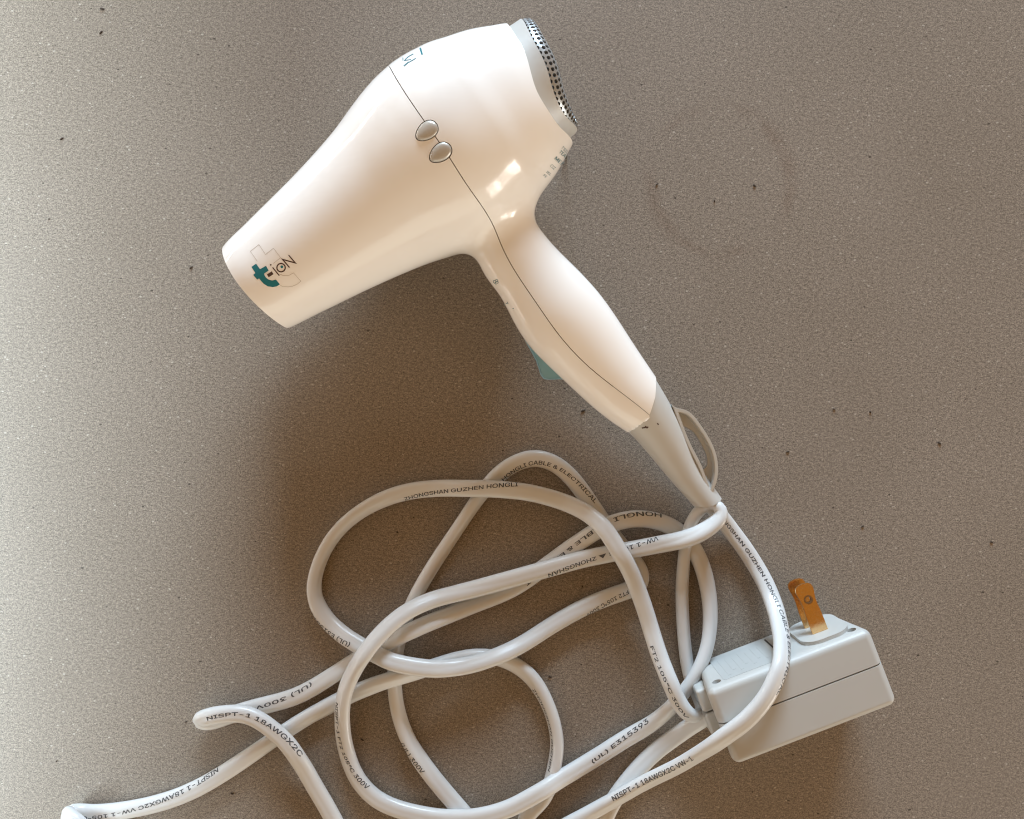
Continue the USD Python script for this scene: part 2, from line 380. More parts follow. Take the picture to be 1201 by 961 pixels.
# cuts that show in the photograph, laid onto the surface
SEAM = [(430, 38), (445, 61), (457.5, 79.7), (499.7, 145), (526.7, 184.3), (549, 219), (578, 263.6), (589, 290), (605, 319.7), (628, 354), (658, 396), (688, 428), (725, 458), (761.5, 486.8)]
seam_pts = raycast(body, *smooth_line(np.array(SEAM[2:], float), 70).T)[:, :2]
seam_line = LineString(np.vstack([seam_pts[0] + (seam_pts[0] - seam_pts[1]) * 8, seam_pts, seam_pts[-1] + (seam_pts[-1] - seam_pts[-2]) * 4]))
END = raycast(body, [769.5, 768.5, 761.5, 752, 744], [449, 466, 488, 502, 508.5])[:, :2]
edir = (END[-1] - END[0]) / np.linalg.norm(END[-1] - END[0])
end_pts = np.vstack([END[0] - edir * 45, END, END[-1] + edir * 45])
def flat_pts(tnl):
    return np.array([(O + U * t_ * S + N * n_ * S)[:2] for n_, t_ in tnl])
def seen_cut(f, pts, before, after):
    w = raycast(f, *np.array(pts).T); t_, n_, _ = tn(w)
    return flat_pts(before + [(n / S, t / S) for n, t in zip(n_, t_)] + after)
RC = 71.0 * S
def collar_sdf(p):
    t_, n_, z_ = tn(p)
    r = RC - 0.03 * (t_ - 395 * S)
    return np.maximum(np.hypot(n_ + 1.5 * S, z_) - r, np.maximum(350 * S - t_, t_ - 450 * S))
u2, n2 = U[:2], N[:2]
RIM = seen_cut(body, [(606, 43.6), (611.5, 52.5), (616.5, 63.7), (622.8, 85.5), (630.6, 109), (641.5, 127.6), (656, 148.5)], [(-112, 428), (-83, 415.5)], [(80, 402), (112, 424)])
CRIM = seen_cut(collar_sdf, [(626, 48), (635, 65), (643, 85.5), (647.7, 102.7), (655.5, 123), (664, 137)], [(-112, 440), (-70, 430)], [(68, 413), (112, 432)])
rim = smooth_line(RIM)
keep_front_of_rim = Polygon(np.vstack([rim, rim[-1] - u2 * 300, rim[0] - u2 * 300]))
crim = smooth_line(CRIM)
h2 = HDIR[:2]
endl = end_pts
keep_before_end = Polygon(np.vstack([endl, endl[-1] - h2 * 400, endl[0] - h2 * 400]))
mouth = Polygon([tuple(O[:2] + n2 * q * 60 * S - u2 * (6 * (1 - q * q) - 2.5) * S) for q in np.linspace(-1.5, 1.5, 41)] + [tuple(O[:2] + n2 * 35 - u2 * 40), tuple(O[:2] - n2 * 35 - u2 * 40)])

# rear rim and handle end (the rim cut must not touch the handle: limit it to beyond the notch)
rear_zone = Polygon([tuple(O[:2] + u2 * 360 * S - n2 * 140 * S), tuple(O[:2] + u2 * 360 * S + n2 * 112 * S), tuple(O[:2] + u2 * 520 * S + n2 * 112 * S), tuple(O[:2] + u2 * 520 * S - n2 * 140 * S)])
cut_rear = rear_zone.difference(keep_front_of_rim)
end_zone = Polygon([tuple(Q[:2] + h2 * 82 - HP[:2] * 50), tuple(Q[:2] + h2 * 82 + HP[:2] * 50), tuple(Q[:2] + h2 * 200 + HP[:2] * 50), tuple(Q[:2] + h2 * 200 - HP[:2] * 50)])
cut_end = end_zone.difference(keep_before_end)
shell = solid - prism(mouth) - prism(cut_end)
if cut_rear.geom_type == 'MultiPolygon': cut_rear = max(cut_rear.geoms, key=lambda g: g.area)
shell = shell - prism(cut_rear)

# hollow nozzle
def cyl_along(axis, origin, r, length, n=64, r2=None):
    c = m3.Manifold.cylinder(length, r, r if r2 is None else r2, n)
    M = trimesh.geometry.align_vectors([0, 0, 1], axis); M[:3, 3] = origin
    return c.transform(M[:3].tolist())
bore = cyl_along(U, O - U * 5, rad(0) - 1.8, 62, r2=rad(0) + 1)
shell = shell - bore
# buttons' outlines
def egg(cx, cy, ang, a, b, grow=0.0, n=48):
    th = np.linspace(0, 2 * np.pi, n, endpoint=False)
    x = (a + grow) * np.cos(th); y = (b + grow) * np.sin(th) * (1 + 0.20 * np.cos(th))
    c, s = math.cos(ang), math.sin(ang)
    return np.stack([cx + c * x - s * y, cy + s * x + c * y], 1)
EGGS = [(500.2, 154.0, math.radians(-38), 14.4, 10.0), (516.3, 179.6, math.radians(-38), 14.4, 10.0)]
slit = seam_line.buffer(0.16, cap_style=2)
for e in EGGS:
    o = raycast(body, *egg(*e, grow=0.65).T)
    slit = slit.union(Polygon(o[:, :2]).buffer(0.05))
if slit.geom_type == 'MultiPolygon': slit = max(slit.geoms, key=lambda g: g.area)
halves = (shell - prism(slit, 20, 150) - prism(seam_line.buffer(0.2, cap_style=2), -50, 25)).decompose()
halves = sorted(halves, key=lambda m: -m.volume())[:2]
halves.sort(key=lambda m: float((m.to_mesh().vert_properties[:, :3] @ U).mean()))
front = put('front_shell', halves[0], M_white, HD, 32, body)
rear = put('rear_shell', halves[1], M_white, HD, 32, body)

def inner(p): return body(p) + 1.1
iv, if_ = surface_nets(inner, lo, hi, 2.5)
core = manifold(iv, if_) - prism(mouth.buffer(66)) - prism(cut_rear.buffer(1.5)) - prism(cut_end.buffer(0.6))
put('inner_liner', core, M_inner, HD, 40)

# collar and grille behind the shell's rim
cv, cf = surface_nets(collar_sdf, np.array(O) + U * 400 * S - 45, np.array(O) + U * 400 * S + 45, 1.2)
crim_poly = Polygon(np.vstack([crim, crim[-1] - u2 * 300, crim[0] - u2 * 300]))
collar = manifold(cv, cf) ^ prism(crim_poly)
core_c = cyl_along(U, O + U * 340 * S - N * 1.5 * S, RC - 1.4, 140 * S)
put('collar', collar - core_c, M_grey, HD, 30)

ct = (crim - O[:2]) @ u2; cn = (crim - O[:2]) @ n2
rim_t = PchipInterpolator(cn[np.argsort(cn)], ct[np.argsort(cn)])
RG = 68.5 * S
def grille_out(p, off=0.0):
    t_, n_, z_ = tn(p)
    rho = np.hypot(n_ + 1.5 * S, z_)
    front_t = rim_t(np.clip(n_, cn.min(), cn.max())) + 15.5 * S
    a, b = rho - (RG - off), (t_ - (front_t - off)) * 0.9
    k = 13.0 * S                                       # rounded edge
    d = np.maximum(a, b)
    q = np.hypot(np.maximum(a + k, 0), np.maximum(b + k, 0)) - k
    d = np.where((a > -k) & (b > -k), q, d)
    return np.maximum(d, 385 * S - t_)
gc = np.array(O) + U * 415 * S
gv, gf = surface_nets(grille_out, gc - 40, gc + 40, 1.0)
g2v, g2f = surface_nets(lambda p: np.maximum(grille_out(p, 1.3), 380 * S - tn(p)[0]), gc - 41, gc + 41, 1.3)
gr = (manifold(gv, gf) - manifold(g2v, g2f)) - prism(Polygon(np.vstack([crim - u2 * 2.0, crim[-1] - u2 * 300, crim[0] - u2 * 300])))
drills = []
W = np.array([0, 0, 1.0])
for ring, (rr, tilt, cnt_) in enumerate([(RG - 0.3, 90, 68), (RG - 0.7, 68, 68), (RG - 1.7, 48, 66), (RG - 3.4, 26, 62), (RG - 5.6, 8, 54), (RG - 7.6, 0, 40), (RG - 10.8, 0, 34), (RG - 14.0, 0, 26), (RG - 17.2, 0, 18), (RG - 20.4, 0, 10)]):
    for k in range(cnt_):
        th = 2 * np.pi * (k + 0.5 * (ring % 2)) / cnt_
        rdir = N * math.cos(th) + W * math.sin(th)
        base = O - N * 1.5 * S + rdir * rr
        nn = (base - O) @ N
        base = base + U * (float(rim_t(np.clip(nn, cn.min(), cn.max()))) + 15.5 * S - {90: 5.4, 68: 3.2, 48: 1.6, 26: 0.5}.get(tilt, 0.0))
        axis = rdir * math.sin(math.radians(tilt)) + U * math.cos(math.radians(tilt))
        drills.append(cyl_along(axis, base - axis * 2.2, 0.84, 4.4, 10))
gr = gr - m3.Manifold.batch_boolean(drills, m3.OpType.Add)
put('grille', gr, M_grille, HD, 30)
back = cyl_along(U, O + U * 392 * S - N * 1.5 * S, RG - 2.2, 3.0)
put('motor_baffle', back, M_inner, HD, 30)
nz = cyl_along(U, O + U * 54.5, 75 * S, 2.0)
put('heater_baffle', nz ^ manifold(bv, bf), M_inner, HD, 30)

# buttons
for e in EGGS:
    ring_pts = raycast(body, *egg(*e).T)
    inner1 = raycast(body, *egg(*e, grow=-0.9).T); inner2 = raycast(body, *egg(*e, grow=-3.2).T); inner3 = raycast(body, *egg(*e, grow=-6.5).T)
    ctr = raycast(body, [e[0]], [e[1]])
    nrm = grad(body, ctr)[0]; nrm /= np.linalg.norm(nrm)
    rings = [ring_pts - nrm * 2.0, ring_pts - nrm * 0.1, inner1 + nrm * 0.4, inner2 + nrm * 0.75, inner3 + nrm * 0.95]
    v = np.vstack(rings + [ctr + nrm * 1.0, ctr - nrm * 2.0]); n_ = len(ring_pts); f = []
    for a in range(len(rings) - 1):
        for k in range(n_):
            k2 = (k + 1) % n_
            f += [(a * n_ + k, a * n_ + k2, (a + 1) * n_ + k2), (a * n_ + k, (a + 1) * n_ + k2, (a + 1) * n_ + k)]
    top, bot, last = len(v) - 2, len(v) - 1, (len(rings) - 1) * n_
    for k in range(n_):
        k2 = (k + 1) % n_
        f += [(last + k, last + k2, top), (k2, k, bot)]
    tm = trimesh.Trimesh(v, f); tm.fix_normals()
    put('button', tm, M_button, HD, 50)

# grey cord guard with its hanging loop
glo = np.array([30, -60, -5]); ghi = np.array([110, 45, 45])
gv_, gf_ = surface_nets(guard, glo, ghi, 0.9)
gend = np.array([P(814, 594, 13)[:2], P(831, 592.5, 13)[:2], P(846, 584.5, 13)[:2]])
ge = (gend[-1] - gend[0]) / np.linalg.norm(gend[-1] - gend[0])
gend = smooth_line(np.vstack([gend[0] - ge * 14, gend, gend[-1] + ge * 14]), 30)
start = Polygon([tuple(Q[:2] + h2 * 40 - HP[:2] * 60), tuple(Q[:2] + h2 * 40 + HP[:2] * 60), tuple(Q[:2] + h2 * 89 + HP[:2] * 60), tuple(Q[:2] + h2 * 89 - HP[:2] * 60)])
gs = manifold(gv_, gf_) - prism(Polygon(np.vstack([gend, gend[-1] + h2 * 60, gend[0] + h2 * 60]))) - prism(start)
gs = gs - prism(Polygon(np.vstack([endl + h2 * 0.15, endl[-1] + h2 * 0.15 - h2 * 3.0, endl[0] - h2 * 2.85])).buffer(0), -50, -40)
put('cord_guard', gs, M_grey, HD, 40, guard)
def ring_z(x, y): return hz_px(x, y)
outer = [(784, 466), (787.8, 474.5), (803, 480.5), (818, 494), (831, 514), (839, 533), (841.2, 552), (838, 570), (833, 580), (822, 560), (800, 512)]
hole = [(801.5, 500), (806, 501.5), (814.5, 507), (822, 518), (828, 530), (831, 541.5), (829.5, 548), (826, 551), (822, 547), (811.5, 527), (803, 508)]
def closed(pts, n=90):
    a = np.array([P(x, y, ring_z(x, y) + 3)[:2] for x, y in pts]); a = np.vstack([a, a[:1]])
    d = np.r_[0, np.cumsum(np.linalg.norm(np.diff(a, axis=0), axis=1))]
    return CubicSpline(d, a, bc_type='periodic')(np.linspace(0, d[-1], n, endpoint=False))
ringp = Polygon(closed(outer)).buffer(0).difference(Polygon(closed(hole)).buffer(0))
solid_p = Polygon(closed(outer)).buffer(0)
band = solid_p.difference(solid_p.buffer(-2.0))
layers = [prism(band.buffer(-0.5), -4.6, 4.6), prism(band.buffer(-0.15), -4.3, 4.3), prism(ringp, -1.4, 0.6)]
loop = m3.Manifold.batch_boolean(layers, m3.OpType.Add)
q0, q1 = P(790, 478, hz_px(790, 478)), P(835, 575, hz_px(835, 575))
def tilt_loop(v):
    s = ((v[:, :2] - q0[:2]) @ (q1 - q0)[:2]) / np.linalg.norm((q1 - q0)[:2]) ** 2
    v = v.copy(); v[:, 2] += q0[2] + s * (q1[2] - q0[2]); return v
lm = loop.refine_to_length(3).warp_batch(lambda v: tilt_loop(np.asarray(v)))
put('hanging_loop', lm - gs, M_grey, HD, 50)

# slide switch on the front of the handle
sw = Polygon([tuple(P(x, y, 24)[:2]) for x, y in [(604, 380), (610, 388), (617, 401), (629, 423), (634.5, 440), (638, 444.5), (644, 445.2), (659, 444.6), (668, 448), (690, 440), (640, 395)]])
sh_ = sw.buffer(-0.8).buffer(0.8)
switch = prism(sh_.buffer(-0.5), 19.0, 30.0) + prism(sh_, 19.6, 29.4)
put('slide_switch', switch - manifold(*surface_nets(lambda p: handle(p) + 0.4, lo, hi, 2.5)), M_switch, HD, 40)

# ------------------------------------------------------------------ print on the housing
def tri_poly(poly, max_edge):
    v, f = trimesh.creation.triangulate_polygon(poly, engine='earcut')
    v3 = np.c_[v, np.zeros(len(v))]
    return trimesh.remesh.subdivide_to_size(v3, f, max_edge, max_iter=12)
def decal(name, shapes, mat_, parent, f, lift=0.07, max_edge=3.0):
    V, Fc, n = [], [], 0
    for g in shapes:
        for poly in getattr(g, 'geoms', [g]):
            if poly.is_empty or poly.area < 1e-6: continue
            v, fc = tri_poly(poly, max_edge)
            V.append(v[:, :2]); Fc.append(fc + n); n += len(v)
    px = np.vstack(V); fc = np.vstack(Fc)
    w = raycast(f, px[:, 0], px[:, 1])
    g = grad(f, w); g /= np.linalg.norm(g, axis=1, keepdims=True)
    w = w + g * lift
    a = np.cross(w[fc[:, 1]] - w[fc[:, 0]], w[fc[:, 2]] - w[fc[:, 0]])
    flip = (a * g[fc[:, 0]]).sum(1) < 0
    fc[flip] = fc[flip][:, ::-1]
    return put(name, trimesh.Trimesh(w, fc, process=False), mat_, parent, True)
def L(pts): return [(280 + x / 12.01, 270 + y / 12.01) for x, y in pts]
def stroke(pts, w): return LineString(L(pts)).buffer(w / 24.02, cap_style=2, join_style=2)
FS = HD + '/front_shell'; RS = HD + '/rear_shell'
tee = Polygon(L([(180, 520), (245, 475), (300, 552), (385, 505), (422, 572), (358, 612), (362, 635), (385, 672), (420, 698), (470, 712), (525, 698), (580, 765), (535, 793), (480, 803), (410, 793), (350, 755), (312, 712), (288, 682), (260, 697), (205, 632), (236, 606)]))
decal('logo_letter', [tee], M_teal, FS, body, max_edge=1.0)
C0 = L([(597, 530)])[0]
ion = [stroke([(410, 645), (478, 602)], 46), stroke([(478, 527), (572, 642)], 15), Point(*L([(452, 490)])[0]).buffer(11 / 12.01),
       Point(*C0).buffer(67 / 12.01).difference(Point(*C0).buffer(50 / 12.01)),
       LineString(L([(716, 528), (618, 414), (798, 464), (702, 352)])).buffer(8 / 12.01, cap_style=2, join_style=2)]
decal('logo_lettering', ion, M_brown, FS, body, max_edge=1.0)
decal('logo_dot', [Point(*L([(608, 518)])[0]).buffer(19 / 12.01)], M_teal, FS, body, max_edge=1.0)
decal('logo_outline', [stroke([(262, 440), (165, 300), (285, 205), (378, 345), (490, 255), (590, 390), (490, 470)], 4.5),
                       stroke([(575, 622), (615, 636), (660, 644), (710, 637), (772, 603), (876, 720), (820, 765), (760, 790), (700, 801), (640, 798), (585, 782)], 4.5)], M_thin, FS, body, max_edge=1.0)
def text_px(text, origin, angle, height, stretch=1.0, bold=False):
    """Lettering as polygons in photograph pixels; angle in degrees, 0 = reading to the right, clockwise positive."""
    m = meshkit.text_mesh(text, height, 0.5, bold)
    top = m.faces[m.face_normals[:, 2] > 0.9]
    tris = m.vertices[top][:, :, :2] * [stretch, -1]
    c, s = math.cos(math.radians(angle)), math.sin(math.radians(angle))
    tris = tris @ np.array([[c, s], [-s, c]]) + origin
    return shapely.unary_union([Polygon(t) for t in tris if Polygon(t).area > 1e-9]).buffer(0)
def frag(pts, w, ox, oy, k): return LineString([(ox + x / k, oy + y / k) for x, y in pts]).buffer(w / k / 2, cap_style=2)
# the ends of lines of small print on the rim, of figures by the switch and of the word on top
warn = [text_px('TSIL', (657.6, 173.6), 45, 3.6, 0.9), text_px('TEAW', (655.0, 178.6), 43, 3.9, 0.9, True), text_px('METE', (649.6, 186.2), 43, 4.2, 1.0, True), text_px('OZ', (644.6, 195.0), 42, 3.6), text_px('IEL', (640.2, 202.2), 41, 2.8, 1.1), text_px('FE', (636.6, 206.2), 41, 2.8, 1.0)]
decal('warning_print', warn, M_tealgrey, RS, body)
decal('switch_print', [text_px('8', (577.5, 329.0), 62, 6.0, 1.0), text_px('0', (579.6, 331.0), 62, 4.5, 1.0), text_px('I', (590.5, 356.0), 62, 5.0, 1.2), Point(602, 362).buffer(0.7)], M_tealgrey, FS, body)
topw = [frag([(475, 755), (590, 660)], 30, 450, 40, 20.02), frag([(590, 670), (755, 575)], 22, 450, 40, 20.02), frag([(480, 630), (640, 600)], 20, 450, 40, 20.02),
        frag([(500, 610), (590, 530), (700, 470)], 22, 450, 40, 20.02), frag([(452, 560), (455, 630)], 22, 450, 40, 20.02)]
decal('top_lettering', topw, M_tealgrey, RS, body)
decal('top_stroke', [frag([(858, 330), (905, 490)], 40, 450, 40, 20.02)], M_teal, RS, body)
scuff = [frag(p, 7, 720, 430, 4.575) for p in ([(150, 330), (185, 325)], [(168, 320), (180, 332)], [(232, 305), (240, 312)])]
decal('scuff_mark', scuff, M_brown, HD + '/cord_guard', guard)

# ------------------------------------------------------------------ the cord: one flat two-core flex, laid crossing by crossing
def path(ctrl, step=1.4):
    c = np.array([(*P(x, y, z), tw) for x, y, z, tw in ctrl])
    d = np.r_[0, np.cumsum(np.linalg.norm(np.diff(c[:, :3], axis=0), axis=1) ** 0.5 + 1e-6)]   # centripetal
    f = CubicSpline(d, c[:, :2]); g = PchipInterpolator(d, c[:, 2:])
    fine = np.linspace(0, d[-1], 6000)
    q = np.c_[f(fine), g(fine)]
    a = np.r_[0, np.cumsum(np.linalg.norm(np.diff(q[:, :3], axis=0), axis=1))]
    s = np.linspace(0, a[-1], int(a[-1] / step))
    return np.stack([np.interp(s, a, q[:, k]) for k in range(4)], 1), s

CTRL = [
    # from the dryer over the plug and out of the picture below
    (822, 575, 14, 0), (834, 592, 12, 0), (845, 606, 7, 0), (861, 627, 4.5, 0), (882, 657, 4.5, 0), (901, 692, 9, 0), (913, 728, 20, 0), (917, 760, 33, 10), (913, 788, 41.5, 20), (899, 817, 43, 20), (875, 845, 42, 15), (846, 867, 38, 15), (805, 893, 25, 30), (745, 924, 11, 30), (690, 955, 5, 20), (640, 985, 4, 0), (600, 1030, 3.6, 0), (570, 1085, 3.6, 0), (575, 1130, 3.6, 0), (620, 1140, 3.6, 0), (650, 1100, 3.6, 0), (640, 1030, 3.6, 0),
    # middle loop, run back to the left edge
    (617, 962, 3.6, 10), (637, 936, 3.6, 50), (650, 900, 3.8, 65), (653, 868, 3.8, 65), (643, 828, 3.8, 60), (620, 792, 3.4, 30), (590, 774, 3.4, 30), (560, 769, 3.4, 50), (530, 774, 3.6, 50), (490, 788, 7.6, 30), (463, 796, 10.4, 30), (438, 804, 7.4, 20), (405, 818, 3.6, 10), (360, 842, 3.6, 30), (320, 868, 3.6, 30), (270, 902, 3.6, 10), (220, 930, 3.4, 0), (170, 946, 3.4, 0), (125, 953, 3.3, 0), (98, 953, 3.4, 0), (80, 954, 6.8, 10), (84, 962, 10.8, 10), (108, 988, 10.5, 0), (180, 1060, 3.6, 0), (290, 1110, 3.6, 0), (390, 1110, 3.6, 0), (425, 1050, 3.6, 0), (406, 990, 3.6, 0),
    # left hairpin
    (385, 950, 4, 0), (363, 912, 6, 0), (341, 878, 10.5, 0), (318, 855, 11, 0), (290, 839, 11.2, 0), (262, 838, 11.6, 0), (245, 841, 10.6, 0), (236, 845, 7.2, 0), (245, 846, 3.9, 0), (264, 841, 3.1, 0), (300, 830, 3.4, 0), (341, 819, 3.4, 10), (375, 802, 3.4, 30), (412, 778, 3.4, 40), (445, 759, 6.5, 40), (476, 743, 10.8, 40), (520, 724, 6.5, 40), (560, 708, 4, 40), (600, 691, 3.6, 20), (632, 670, 3.6, 0), (662, 648, 4.5, 0), (690, 629, 8.5, 0), (714, 616, 10, 0), (742, 609, 8, 0), (772, 612, 5, 0), (800, 627, 4, 10), (820, 656, 4, 20), (830, 690, 4.5, 30), (833, 725, 6, 40), (828, 763, 9, 50), (814, 795, 11, 50), (794, 822, 9.5, 40), (768, 846, 6, 20), (735, 866, 4.5, 0), (700, 888, 4, 0), (662, 911, 6, 0), (632, 930, 9.5, 0), (600, 947, 9.5, 0), (568, 957, 9.8, 0), (530, 960, 8, 0), (490, 955, 6, 0), (450, 942, 4.5, 0), (424, 920, 4, 10), (409, 890, 4.2, 20), (402, 856, 7, 30), (403, 820, 11.2, 40), (412, 793, 14, 40), (429, 765, 18.5, 40), (451, 739, 17.2, 40), (482, 715, 14.0, 40), (520, 700, 10, 40), (560, 690, 10, 20), (600, 679, 10.5, 0), (640, 668, 10, 0), (680, 657, 9, 0), (708, 651, 10, 0), (735, 646, 11, 0), (766, 640, 11, 0), (797, 634, 14.5, 20), (822, 625, 17, 40), (840, 612, 17, 60), (845, 600, 15.5, 80), (836, 592, 13, 80), (824, 596, 10.5, 70), (813, 609, 9, 70), (806, 629, 8.5, 70),
    # upright run, hairpin beside the plug and the big left loop
    (802, 658, 6.5, 65), (800, 692, 4.4, 60), (801, 730, 4.0, 60), (804, 765, 4.0, 60), (810, 795, 4.0, 60), (820, 818, 6, 50), (822, 834, 10, 50), (813, 840, 15, 45), (801, 831, 17.5, 40), (789, 808, 17.5, 35), (773, 768, 13, 30), (761, 730, 10, 30), (750, 697, 11, 20), (738, 668, 14.5, 10), (725, 645, 17.5, 0), (710, 622, 17, 0), (688, 602, 12, 0), (655, 587, 8, 0), (620, 578, 8, 0), (582, 574, 9.8, 0), (548, 573, 9.8, 0), (513, 573, 7, 10), (470, 579, 5, 20), (425, 599, 4, 50), (391, 630, 4, 65), (372, 668, 4, 70), (370, 702, 4, 60), (388, 732, 5.5, 20), (413, 752, 9.5, 20), (438, 766, 11.2, 20), (465, 778, 15.2, 20), (500, 784, 14.2, 20), (540, 782, 10.5, 30), (577, 772, 10, 40), (610, 757, 7, 40), (645, 735, 4, 30), (680, 715, 3.6, 20), (715, 700, 3.6, 10), (738, 692, 3.6, 10), (750, 684, 3.6, 10), (750, 670, 3.6, 10), (738, 652, 3.6, 10),
    # the back arch and down out of the picture
    (714, 622, 3.6, 10), (688, 584, 3.6, 10), (660, 551, 3.6, 0), (628, 538, 3.6, 0), (594, 550, 3.6, 10), (566, 578, 3.8, 50), (541, 614, 3.9, 65), (515, 653, 3.9, 60), (491, 693, 3.9, 60), (472, 738, 3.9, 65), (463, 785, 3.6, 65), (466, 830, 3.9, 65), (480, 870, 3.9, 60), (508, 912, 3.4, 20), (540, 950, 3.4, 10), (580, 1000, 3.4, 0), (625, 1050, 3.4, 0), (690, 1060, 3.4, 0), (712, 1020, 3.4, 0), (708, 975, 3.6, 0),
    # back up to the plug
    (716, 946, 4, 10), (735, 918, 4, 20), (765, 885, 4.5, 20), (795, 862, 7, 10), (818, 847, 12, 0), (836, 838, 16, 0)]
CP, CS = path(CTRL)
# smooth the heights a little, so that the flex bends like one
ker = np.exp(-np.linspace(-2, 2, 9) ** 2); ker /= ker.sum()
for k in (2, 3):
    CP[:, k] = np.convolve(np.pad(CP[:, k], 4, mode='edge'), ker, 'valid')
T = np.gradient(CP[:, :3], axis=0); T /= np.linalg.norm(T, axis=1, keepdims=True)
UP = np.array([0, 0, 1.0]) - T * T[:, 2:]; UP /= np.linalg.norm(UP, axis=1, keepdims=True)
LF = np.cross(UP, T)                                   # to the left of the running direction
A_, B_ = 3.95, 2.75
def cord_radius(i, phi):
    """Half the thickness of the flex towards phi: 0 = up, 90 = left of the running direction."""
    th = phi - np.radians(np.interp(i, np.arange(len(CP)), CP[:, 3]))
    e = 2.35
    r = (np.abs(np.sin(th) / A_) ** e + np.abs(np.cos(th) / B_) ** e) ** (-1 / e)
    return r * (1 - 0.055 * np.abs(np.cos(th)) ** 24)     # a faint furrow between the two cores
def cord_point(i, phi, lift=0.0):
    def at(a): return np.stack([np.interp(i, np.arange(len(a)), a[:, k]) for k in range(3)], 1)
    r = cord_radius(i, phi) + lift
    return at(CP) + r[:, None] * (np.cos(phi)[:, None] * at(UP) + np.sin(phi)[:, None] * at(LF))
NS = 28
ii, jj = np.meshgrid(np.arange(len(CP)), np.arange(NS), indexing='ij')
cvx = cord_point(ii.ravel().astype(float), (jj.ravel() * 2 * np.pi / NS))
a = ii[:-1].ravel() * NS + jj[:-1].ravel(); b = ii[:-1].ravel() * NS + (jj[:-1].ravel() + 1) % NS
quads = np.stack([a, b, b + NS, a + NS], 1)
caps = [[0, k, k + 1] for k in range(1, NS - 1)] + [[(len(CP) - 1) * NS, (len(CP) - 1) * NS + k + 1, (len(CP) - 1) * NS + k] for k in range(1, NS - 1)]
cf_ = np.vstack([quads[:, [0, 2, 1]], quads[:, [0, 3, 2]], caps])
cm = trimesh.Trimesh(cvx, cf_, process=False)
if cm.volume < 0: cm.invert()
cord = put('power_cord', cm, M_cord, HD, True)
CPATH = HD + '/power_cord'

proj = np.stack([CX + F * CP[:, 0] / (D - CP[:, 2]), CY - F * CP[:, 1] / (D - CP[:, 2])], 1)
def near(x, y, after=0, before=10 ** 9):
    d = np.hypot(proj[:, 0] - x, proj[:, 1] - y).copy()
    idx = np.arange(len(d)); d[(idx < after) | (idx > before)] = 1e9
    return int(np.argmin(d))
def cord_text(text, p0, p1, phi0, phi1, mid=None, height=2.0):
    """Words printed along the flex from p0 to p1; phi0 to phi1: where on its round they sit, + = towards the top of the letters."""
    i0 = near(*p0)
    d = np.hypot(proj[:, 0] - p1[0], proj[:, 1] - p1[1]); d[np.abs(np.arange(len(d)) - i0) > 200] = 1e9
    i1 = int(np.argmin(d))
    fwd = 1.0 if i1 > i0 else -1.0
    m = meshkit.text_mesh(text, 1.0, 0.04, True)
    top = m.faces[m.face_normals[:, 2] > 0.9]
    v, f = m.vertices[:, :2] * [1, 1], top
    v, f = trimesh.remesh.subdivide_to_size(np.c_[v, np.zeros(len(v))], f, 0.35, max_iter=8)
    wdt = v[:, 0].max()
    u = v[:, 0] / wdt
    i = i0 + (i1 - i0) * u
    phi = np.radians(np.interp(u, [0, 0.5, 1], [phi0, (phi0 + phi1) / 2 if mid is None else mid, phi1])) + (v[:, 1] - 0.5) * height / 3.6
    w = cord_point(i, fwd * phi, 0.06)
    c = cord_point(i, fwd * phi, -1.0)
    nrm = w - c
    aa = np.cross(w[f[:, 1]] - w[f[:, 0]], w[f[:, 2]] - w[f[:, 0]])
    flip = (aa * nrm[f[:, 0]]).sum(1) < 0
    f = f.copy(); f[flip] = f[flip][:, ::-1]
    put('printed_words', trimesh.Trimesh(w, f, process=False), M_ink, CPATH, True)
for args in [
    ('ZHONGSHAN GUZHEN HONGLI', (472, 579), (606, 574), -62, 62, -12),
    ('HONGLI CABLE & ELECTRICAL', (584, 559), (694, 592), -62, 45, -22),
    ('HONGLI CABLE & ELECTRI', (772, 611), (615, 682), -62, 20, -15),
    ('VW-1 105°C ▲ ZHONGSHAN', (775, 638), (640, 668), -62, 50, 0),
    ('FT2 105°C 300V', (738, 692), (683, 714), 0, 62, 30),
    ('(UL) E315393', (417, 754), (374, 712), 20, 70),
    ('NISPT-1 FT2 105°C 300V', (402, 822), (428, 925), -62, 45, -25),
    ('(UL) E315393', (692, 892), (764, 849), 5, 55),
    ('FT2 105°C 300V', (768, 755), (806, 836), -50, -25),
    ('ZHONGSHAN GUZHEN HONGLI CABLE & ELECTRICAL', (836, 596), (902, 811), -5, 66, 12),
    ('NISPT-1 18AWGX2C VW-1 105°C', (262, 907), (98, 953), -60, 25, -25),
    ('NISPT-1 18AWGX2C', (246, 842), (346, 886), 0, 58),
    ('(UL) 300V', (371, 804), (303, 829), -50, -5),
    ('NISPT-1 18AWGX2C VW-1', (722, 938), (800, 858), 35, 30),
    ('ZHONGSHAN GUZHEN', (630, 805), (652, 905), -55, -60),
    ('(UL) 300V', (478, 865), (500, 900), -40, -20),
]:
    cord_text(*args)

